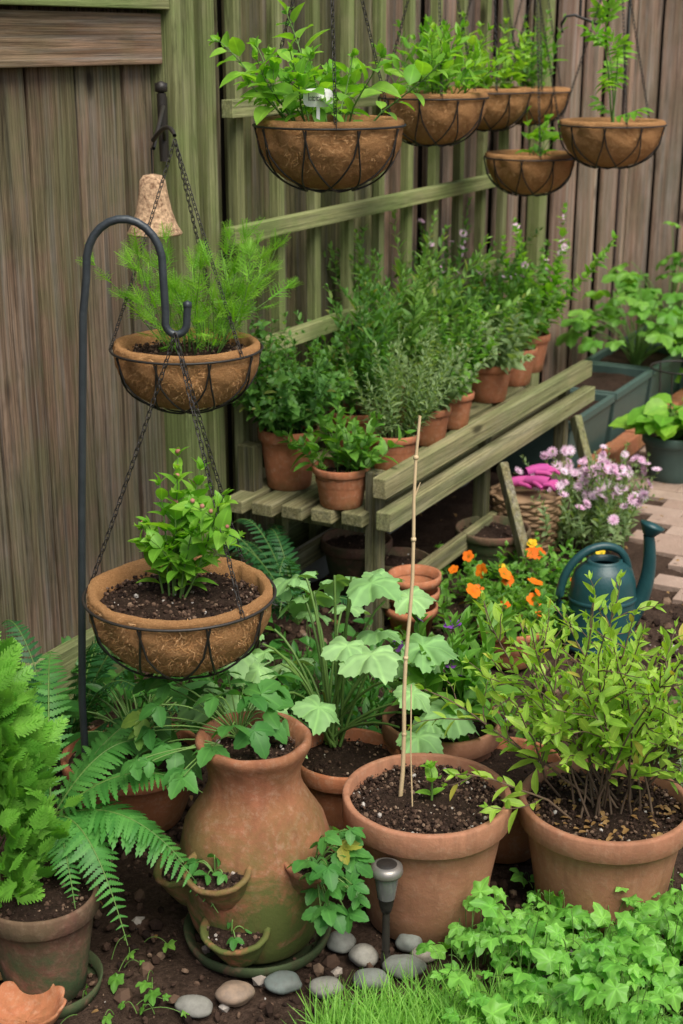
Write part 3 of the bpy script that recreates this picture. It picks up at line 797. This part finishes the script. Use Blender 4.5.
for k,(ox,oy,oz,an) in enumerate(((.60,4.83,.255,-.1),(.655,4.80,.27,-.5),(.66,4.87,.28,.35))):
    R=Matrix.Rotation(an,3,'Z')
    def W(p): 
        q=R@Vector(p); return (ox+q.x*.8,oy+q.y*.8,oz+q.z*.8)
    tube(mb,[W((0,0,0)),W((.035,0,.006)),W((.07,0,.006)),W((.10,0,0))],.016,.024,12)
    for f in range(4):
        o=(f-1.5)*.017; tube(mb,[W((.09,o,.0)),W((.125,o*1.25,.006)),W((.155-.006*abs(f-1.2),o*1.4,-.012))],.0085,.0065,8)
    tube(mb,[W((.04,-.02,0)),W((.07,-.05,.004)),W((.095,-.06,-.006))],.009,.007,8)
mb.build('gloves',[M['pink']],e)
e=empty('wicker_basket',(.66,4.84,0))
mb=MB(); lathe(mb,[(.001,0),(.10,0),(.125,.2),(.001,.215)],32,0)
for k in range(15):
    z=.01+k*.0145; r=.102+.025*k/15
    tube(mb,[((r+.005*math.sin(a*12+k*PI))*math.cos(a),(r+.005*math.sin(a*12+k*PI))*math.sin(a),z) for a in np.linspace(0,2*PI,72,endpoint=False)],.0075,sides=5,closed=True,rnd=random.random())
mb.build('weave',[M['wicker']],e)
mb=MB()
for k in range(16):
    a=random.uniform(0,2*PI); L=random.uniform(.22,.36)
    frond(mb,(-.13,3.95,.08),(-.13+L*math.cos(a),3.95+L*math.sin(a)*.8,.10+random.uniform(0,.28)),.12,.055,20)
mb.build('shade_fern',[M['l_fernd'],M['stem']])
# ================================================================== WATERING CAN
e=empty('watering_can',(.785,3.98,.0))
mb=MB()
pr=[(.001,0),(.098,0),(.104,.006),(.106,.02),(.104,.03),(.101,.16),(.097,.21),(.086,.245),(.062,.265),(.054,.271),(.054,.277),(.044,.277),(.04,.26)]
lathe(mb,pr,48,0,scale=(1,.85,1))
lathe(mb,[(.1065,.0),(.110,.004),(.110,.014),(.1065,.018)],48,0,scale=(1,.85,1))
lathe(mb,[(.1025,.15),(.1045,.153),(.1045,.160),(.1015,.163)],48,0,scale=(1,.85,1))
sp=bezier((.075,-.01,.07),(.155,-.02,.19),(.120,-.03,.36),14); tube(mb,sp,.030,.016,14)
lathe(mb,[(.012,0),(.018,.004),(.036,.03),(.038,.037),(.001,.043)],24,0,(.118,-.03,.355),Matrix.Rotation(math.radians(20),3,'Y'))
hp=np.array([(-.098,0,.07),(-.130,0,.10),(-.138,0,.17),(-.12,0,.25),(-.07,0,.305),(-.01,0,.325),(.045,0,.31),(.07,0,.27),(.078,0,.23)]); hs=[]
for i in range(len(hp)-1):
    for u in (0,.33,.66): hs.append(hp[i]*(1-u)+hp[i+1]*u)
hs=np.array(hs); 
for _ in range(3): hs[1:-1]=(hs[:-2]+hs[1:-1]*2+hs[2:])/4
tube(mb,hs,.013,.012,10)
mb.build('can_body',[M['teal']],e,rotz=.15)
# ================================================================== PLANTERS
def trough(name,s0,s1,t0=1.86,t1=2.2,h=.26):
    e=empty(name,(0,0,0),FA); mb=MB(); th=.012; fl=.02
    def ring(a,b,c,d,z): return [(a,c,z),(b,c,z),(b,d,z),(a,d,z)]
    V=ring(s0+fl,s1-fl,t0+fl,t1-fl,0)+ring(s0,s1,t0,t1,h-.035)+ring(s0-.012,s1+.012,t0-.012,t1+.012,h-.034)+ring(s0-.012,s1+.012,t0-.012,t1+.012,h)+ring(s0+th,s1-th,t0+th,t1-th,h)+ring(s0+th,s1-th,t0+th,t1-th,h-.05)
    f=[]
    for k in range(5):
        for j in range(4): f.append((4*k+j,4*k+(j+1)%4,4*k+4+(j+1)%4,4*k+4+j))
    mb.add(V,np.array(f),None,0,False); mb.build('box',[M['planter']],e,bevel=.004)
    mb=MB(); nx=20;ny=8
    VV=[(s0+th+(s1-s0-2*th)*i/nx,t0+th+(t1-t0-2*th)*j/ny,h-.035+random.uniform(-.006,.006)) for i in range(nx+1) for j in range(ny+1)]
    q=np.array([(i*(ny+1)+j,(i+1)*(ny+1)+j,(i+1)*(ny+1)+j+1,i*(ny+1)+j+1) for i in range(nx) for j in range(ny)])
    mb.add(VV,q,None,0); mb.build('soil',[M['soil']],e)
    return e
trough('planter_trough',5.42,5.95); trough('planter_trough',6.0,6.52); trough('planter_trough',6.57,7.1); trough('planter_trough',7.15,7.6)
def bigplant(name,c,n,spread,h,leaf,size,lm,r=.003,rx=None,extra=None,zmin=.02):
    mb=MB();acc=Acc()
    for i in range(n):
        a=random.random()*2*PI; q=math.sqrt(random.random())
        p1=(c[0]+spread*q*math.cos(a),c[1]+(rx or spread)*q*math.sin(a),c[2]+zmin+h*random.uniform(.35,1)*(1-.5*q*q))
        petleaf(mb,acc,(c[0]+random.uniform(-.02,.02),c[1]+random.uniform(-.02,.02),c[2]),p1,size*random.uniform(.6,1.15),r=r)
    acc.flush(mb,T[leaf],0)
    mats=[M[lm],M['stem']]
    if extra:
        et,em,es,pts=extra
        mb.inst(T[et],np.array(pts),rng.normal(size=(len(pts),3))*[1,1,.2],np.tile([0,-.5,1.],(len(pts),1)),es,2); mats.append(M[em])
    return mb.build(name,mats)
for s,h in ((6.75,.42),(7.3,.62)):
    p=F(s,-2.0,.22); bigplant('cucumber_plant',tuple(p),46,.28,h,'squash',.16,'l_mid')
p=F(7.35,-1.6,.0); bigplant('vegetable_plant',tuple(p),60,.34,.66,'squash2',.15,'l_basil')
p=F(6.9,-1.3,.0); bigplant('leafy_plant',tuple(p),50,.25,.36,'oval',.16,'l_mid')
e=pot('potted_lettuce',1.38,5.70,0,.13,.2,'planter',soiln=100)
o=bigplant('lettuce',(1.38,5.70,.18),60,.14,.14,'round',.12,'l_basil'); o.parent=e
mb=MB()
tube(mb,[(1.45+.13*math.cos(a),5.95+.13*math.sin(a),.42) for a in np.linspace(0,2*PI,24,endpoint=False)],.004,sides=6,closed=True)
for a in (0,2.1,4.2): tube(mb,[(1.45+.13*math.cos(a),5.95+.13*math.sin(a),.42),(1.45+.10*math.cos(a),5.95+.10*math.sin(a),0)],.004)
mb.build('wire_plant_support',[M['wire']])

# ================================================================== FOREGROUND POTS
e=pot('potted_seedling',.175,2.585,0,.174,.285,'terra2',base=.70,rimh=.055,soiln=2200)
shrub('seedling',(.185,2.58,.27),1,.12,.1,'oval',.05,.025,'l_basil',.0,e,r=.003,opp=True)
mb=MB(); 
p0=np.array((.12,2.60,.24)); p1=np.array((.150,2.66,1.06)); pts=[p0+(p1-p0)*k/10+np.array([.003*math.sin(k*1.3),.003*math.cos(k*2),0]) for k in range(11)]
tube(mb,pts,.0048,.003,7)
for k in (2,4,7,9): mb.inst(T['ico'],[pts[k]],[(0,0,1)],[(1,0,0)],.0062)
tube(mb,[pts[8],pts[8]+np.array([.012,0,.035])],.002,.001,4)
mb.build('bamboo_stake',[M['bamboo']],e)
mb=MB(); tube(mb,[(.145,2.56,.25),(.140,2.575,.38),(.140,2.60,.52)],.0018,.0015,5); mb.build('thin_stake',[M['bamboo']],e)
e=pot('potted_shrub',.545,2.60,0,.178,.262,'terra2',base=.72,rimh=.05,soiln=2000)
mb=MB();acc=Acc()
for k in range(28):
    bx=.52+random.uniform(-.07,.12); by=2.60+random.uniform(-.05,.05)
    az=random.random()*2*PI; ti=random.uniform(.1,.80)
    stem(mb,acc,(bx,by,.24),(math.sin(ti)*math.cos(az),math.sin(ti)*math.sin(az)*.7,math.cos(ti)),random.uniform(.30,.50),.058,.018,start=.26,opp=False,pitch=.95,wander=.22,r=.0028,side=.36)
acc.flush(mb,T['lance2'],0); 
n=90;a=rng.random(n)*6.28;r=.15*np.sqrt(rng.random(n)); D=rng.normal(size=(n,3));D[:,2]*=.1
mb.inst(T['oval'],np.stack([.545+r*np.cos(a),2.6+r*np.sin(a),np.full(n,.249)],1),D,np.tile([0,0,1.],(n,1)),.012+.008*rng.random(n),2)
mb.build('foliage',[M['l_shrub'],M['bark'],M['l_brown']],e)
pot('terracotta_pot',.37,2.86,0,.14,.2,'terra',soiln=200)
e=pot('potted_pepper_plant',.235,3.00,0,.14,.25,'terra2',soiln=500)
shrub('foliage',(.235,3.0,.22),16,.25,.7,'lance2',.11,.034,'l_mid',.04,e,wander=.2,extra=('flower5','purple',.04,7))
e=pot('potted_squash',.01,2.90,0,.125,.21,'terra',soiln=300)
o=bigplant('foliage',(-.02,2.98,.19),30,.21,.42,'squash',.155,'l_squash',.004,extra=('flower5','yellow',.04,[(-.035,2.86,.33)])); o.parent=e
e=pot('potted_hellebore',-.49,2.98,0,.165,.17,'terra',soiln=500,rimh=.03,rimout=.03)
o=bigplant('foliage',(-.47,2.98,.16),46,.2,.16,'lance2',.10,'l_dark'); o.parent=e
# strawberry jar
JX,JY=-.172,2.50
e=empty('strawberry_jar_planter')
mb=MB()
pr=[(.001,.012),(.112,.012),(.118,.02),(.134,.06),(.147,.11),(.154,.17),(.152,.225),(.140,.272),(.118,.310),(.101,.336),(.093,.360),(.092,.385),(.098,.412),(.108,.434),(.113,.444),(.113,.455),(.107,.460),(.099,.457),(.090,.438),(.083,.41),(.080,.38)]
lathe(mb,pr,64,0,wob=.004)
for az,z in ((-116,.225),(-38,.225),(-104,.095),(-170,.17),(40,.17),(130,.17)):
    a=math.radians(az); dx,dy=math.cos(a),math.sin(a); rr=.143 if z>.12 else .134; c=(dx*rr,dy*rr,z)
    rot=(Matrix.Rotation(a,3,'Z')@Matrix.Rotation(math.radians(20),3,'Y'))
    pp=[(.001,-.095),(.016,-.086),(.036,-.056),(.049,-.018),(.055,.006),(.060,.014),(.061,.020),(.057,.024),(.050,.020),(.046,.006)]
    lathe(mb,pp,32,0,c,rot,wob=.003,scale=(1.0,1.15,1))
    lathe(mb,[(.053,.008),(.03,.016),(.001,.016)],24,1,c,rot,wob=.0,scale=(1.,1.15,1))
    n=120; aa=rng.random(n)*6.28; q2=.05*np.sqrt(rng.random(n)); PP=np.stack([q2*np.cos(aa),q2*1.15*np.sin(aa),np.full(n,.014)],1)@np.array(rot.to_3x3()).T+np.array(c)
    mb.inst(T['ico'],PP,rng.normal(size=(n,3)),rng.normal(size=(n,3)),.004*(.4+rng.random(n)),2,smooth=False)
mb.build('jar',[M['terram'],M['soil'],M['crumb']],e,(JX,JY,0))
mb=MB(); lathe(mb,[(.001,-.004),(.134,-.004),(.145,.004),(.152,.026),(.148,.03),(.138,.022),(.130,.013)],56,0,wob=.002)
mb.build('saucer',[M['terrad']],e,(JX,JY,0))
soil(e,(JX,JY,.418),.090,400)
def strawb(c,n,spread,h,size,lean=(0,0)):
    mb=MB();acc=Acc()
    for i in range(n):
        a=random.random()*2*PI;q=math.sqrt(random.random())
        p1=(c[0]+lean[0]+spread*q*math.cos(a),c[1]+lean[1]+spread*q*math.sin(a),c[2]+h*random.uniform(.1,1)*(1-.5*q))
        petleaf(mb,acc,c,p1,size*random.uniform(.7,1.15),r=.0018)
    acc.flush(mb,T['trif'],0); o=mb.build('strawberry_foliage',[M['l_straw'],M['stem']],e)
strawb((JX-.03,JY+.02,.44),28,.15,.16,.085,(-.05,.06))
strawb((JX-.06,JY-.01,.44),7,.08,.0,.08,(-.10,-.05))
strawb((JX+.12,JY-.11,.22),18,.07,.13,.066,(.04,-.02))
strawb((JX+.12,JY-.11,.22),10,.06,-.06,.062,(.05,-.04))
strawb((JX-.07,JY-.14,.23),6,.04,.05,.045)
strawb((JX-.04,JY-.15,.11),3,.03,.03,.035)
# bottom-left pot with arborvitae
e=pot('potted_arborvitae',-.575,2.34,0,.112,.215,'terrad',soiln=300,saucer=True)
mb=MB();acc=Acc()
for i in range(700):
    h=random.random(); z=.20+.47*h; R=.115*(1-h)**.5*(.45+.55*min(1,h*5+.3))*random.uniform(.65,1.3); a=random.random()*2*PI; q=random.uniform(.35,1)
    ou=np.array([math.cos(a),math.sin(a),0.])
    p=np.array([-.66,2.37,z])+ou*R*q+rv(.012); acc.add(p,nrm(ou*.8+np.array([0,0,.8])+rv(.4)),np.cross(ou,[0,0,1.])+rv(.5),random.uniform(.035,.075))
acc.flush(mb,T['arb'],0); tube(mb,[(-.66,2.37,.18),(-.66,2.37,.62)],.008,.002,6,1)
mb.build('foliage',[M['l_arb'],M['bark']],e)
# scalloped terracotta bowl
mb=MB(); n=96; V=[];pr=[(.30,-.0),(.55,.004),(.80,.028),(.97,.052),(1.0,.058),(.95,.060),(.85,.046),(.6,.026),(.02,.020)]
for r,z in pr:
    for j in range(n):
        t=2*PI*j/n; k=.074*r*(1+.10*(abs(math.cos(t*5.5))-.5)*min(1,r*1.2)); V.append((k*math.cos(t),k*math.sin(t),z+.006*abs(math.cos(t*5.5))*r))
mb.add(V,np.array([(i*n+j,i*n+(j+1)%n,(i+1)*n+(j+1)%n,(i+1)*n+j) for i in range(len(pr)-1) for j in range(n)]))
mb.build('scalloped_terracotta_bowl',[M['terra']],None,(-.585,2.205,.0))
# ferns
mb=MB(); r0=(-.58,2.50,.27)
for p1,ar,w in (((-.235,2.33,.17),.13,.095),((-.27,2.45,.36),.10,.085),((-.36,2.62,.36),.12,.07),((-.40,2.27,.14),.13,.085),((-.50,2.30,.20),.10,.07),((-.36,2.80,.36),.1,.07),((-.70,2.62,.45),.1,.07),((-.80,2.75,.5),.12,.06),((-.62,2.8,.5),.10,.06),((-.30,2.36,.26),.12,.085)):
    frond(mb,r0,p1,ar,w,26)
tube(mb,[(-.58,2.52,-.02),(-.58,2.50,.27)],.012,.008,7,1)
mb.build('fern_plant',[M['l_fern'],M['stem']])
mb=MB(); r0=np.array((-.68,3.10,.05))
for k in range(20):
    a=random.uniform(0,2*PI); L=random.uniform(.25,.42)
    frond(mb,r0,r0+np.array((L*math.cos(a),L*math.sin(a)*.8,.12+random.uniform(0,.34))),.12,.06,24)
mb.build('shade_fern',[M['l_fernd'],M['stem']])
def patch(name,x0,x1,y0,y1,n,h,leaf,size,lm,z=0,test=None):
    mb=MB();acc=Acc()
    for i in range(n):
        x=random.uniform(x0,x1);y=random.uniform(y0,y1)
        if test and not test(x,y): continue
        hh=h*random.uniform(.2,1)*(.4+1.1*abs(mnoise.noise(Vector((x*5,y*5,1)))))
        p1=(x+random.gauss(0,.03),y+random.gauss(0,.03)-.02,z+hh)
        petleaf(mb,acc,(x,y,z),p1,size*random.uniform(.4,1.3),r=.0011)
    acc.flush(mb,T[leaf],0); return mb.build(name,[M[lm],M['stem']])
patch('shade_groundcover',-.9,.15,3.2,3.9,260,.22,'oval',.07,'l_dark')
patch('small_weeds',-.5,-.34,2.25,2.5,14,.05,'ivy',.04,'l_mid')
patch('ivy_groundcover',.16,1.15,2.16,2.50,1000,.19,'ivy',.058,'l_ivy',test=lambda x,y:x>.19+(.05 if y>2.33 else 0))
patch('ivy_groundcover',.34,1.15,2.40,2.72,170,.16,'ivy',.052,'l_ivy')
drift('silver_shrub',.92,3.0,.12,.14,40,.24,.3,'lance',.03,.014,'l_silver')
drift('perennial_foliage',.72,3.35,.25,.15,46,.18,.5,'lance2',.05,.025,'l_mid')
drift('perennial_foliage',-.05,3.45,.25,.2,40,.22,.5,'lance2',.06,.025,'l_dark')
mb=MB(); n=5200
x=rng.uniform(-.05,.55,n); y=rng.uniform(1.9,2.27,n)+.02*np.sin(x*14)
keep=(y<2.29-.25*np.abs(x-.2)); x=x[keep];y=y[keep];n=len(x)
D=rng.normal(size=(n,3))*.45; D[:,2]=1.; 
mb.inst(T['grass'],np.stack([x,y,np.full(n,-.005)],1),D,rng.normal(size=(n,3))+np.array([0,-1.,.5]),np.stack([.10*(.5+.6*rng.random(n))]*3,1),0)
mb.build('grass',[M['l_grass']])
m,nt=nt_new('river_stone'); g=G(nt); r_,u_,v_=g.lc(); o_=g.obj()
cr=g.n('ShaderNodeValToRGB',{0:r_}); E=cr.color_ramp.elements; E[0].color=(.11,.14,.13,1);E[1].color=(.26,.17,.11,1)
q=E.new(.4);q.color=(.18,.19,.165,1);q=E.new(.75);q.color=(.25,.235,.20,1)
cc=g.mix(g.mr(g.noise(o_,50,6,.7),.4,.7,0,.55),cr.outputs[0],(.09,.08,.07)); g.out(cc,.65,g.bump(g.noise(o_,150,3),.15,.003),.3); STN=m
for i,(x,y,sx,sy,sz,rr) in enumerate(((.045,2.42,.030,.026,.022,.72),(.14,2.47,.030,.028,.02,.3),(.125,2.385,.042,.028,.022,.35),(.058,2.345,.036,.026,.02,.3),(-.03,2.32,.034,.024,.018,.6),(-.115,2.335,.036,.028,.018,.1),(-.205,2.30,.038,.032,.022,.95),(-.28,2.265,.038,.026,.018,.6),(.0,2.47,.03,.03,.018,.45),(.17,2.43,.03,.02,.016,.8))):
    mb=MB(); nu,nv=24,14
    pr=[(max(.0005,math.sin(PI*k/nv)),-math.cos(PI*k/nv)) for k in range(nv+1)]
    lathe(mb,[(r*1.0,z) for r,z in pr],nu,0,rnd=rr)
    v=mb.v[0]; 
    for k in range(len(v)): v[k]*=1+.2*mnoise.noise(Vector(v[k]*1.1)+Vector((i*5,0,0)))
    v*=np.array([sx,sy,sz]); mb.build('river_stone',[STN],None,(x,y,sz*.45),random.random()*.8-.4)
# solar light
e=empty('solar_path_light',(.088,2.41,0))
mb=MB()
lathe(mb,[(.001,.118),(.010,.120),(.014,.135),(.016,.15),(.018,.152)],32,0)
lathe(mb,[(.0175,.152),(.0245,.20),(.0245,.205)],32,1)
lathe(mb,[(.0245,.205),(.031,.206),(.0325,.210),(.031,.222),(.022,.226),(.001,.226)],36,2)
lathe(mb,[(.0,.2265),(.020,.2267),(.0205,.2262)],24,0)
tube(mb,[(0,0,-.02),(0,0,.12)],.0085,.0075,10,0)
tube(mb,[(0,-.004,.0),(0,-.004,.03)],.011,.009,10,0)
mb.build('light',[M['wire'],M['glassy'],M['steel']],e)

# ================================================================== LIGHT / WORLD / CAMERA
w=bpy.data.worlds.new('World'); SC.world=w; w.use_nodes=True; nt=w.node_tree; nt.nodes.clear()
sky=nt.nodes.new('ShaderNodeTexSky'); sky.sky_type='NISHITA'; sky.sun_disc=False
EL,AZ=math.radians(58),math.radians(150)
sky.sun_elevation=EL; sky.sun_rotation=AZ; sky.air_density=1.; sky.dust_density=3.5; sky.ozone_density=.4
bg=nt.nodes.new('ShaderNodeBackground'); bg.inputs[1].default_value=.15; out=nt.nodes.new('ShaderNodeOutputWorld')
nt.links.new(sky.outputs[0],bg.inputs[0]); nt.links.new(bg.outputs[0],out.inputs[0])
sd=bpy.data.lights.new('sun','SUN'); sd.energy=4.4; sd.angle=math.radians(40); sd.color=(1,.96,.88)
so=bpy.data.objects.new('sun',sd); COL.objects.link(so)
dirv=Vector((math.sin(AZ)*math.cos(EL),math.cos(AZ)*math.cos(EL),math.sin(EL)))
so.rotation_euler=dirv.to_track_quat('Z','Y').to_euler()
cam=bpy.data.cameras.new('camera'); co=bpy.data.objects.new('camera',cam); COL.objects.link(co)
co.location=(0,0,1.75); co.rotation_euler=(math.radians(90-18.4),0,0)
cam.sensor_fit='VERTICAL'; cam.sensor_height=36; cam.sensor_width=24; cam.lens=50; cam.clip_end=1000
cam.dof.use_dof=True; cam.dof.focus_distance=3.0; cam.dof.aperture_fstop=5.0
SC.camera=co
SC.view_settings.view_transform='Standard'; SC.view_settings.look='None'; SC.view_settings.exposure=0
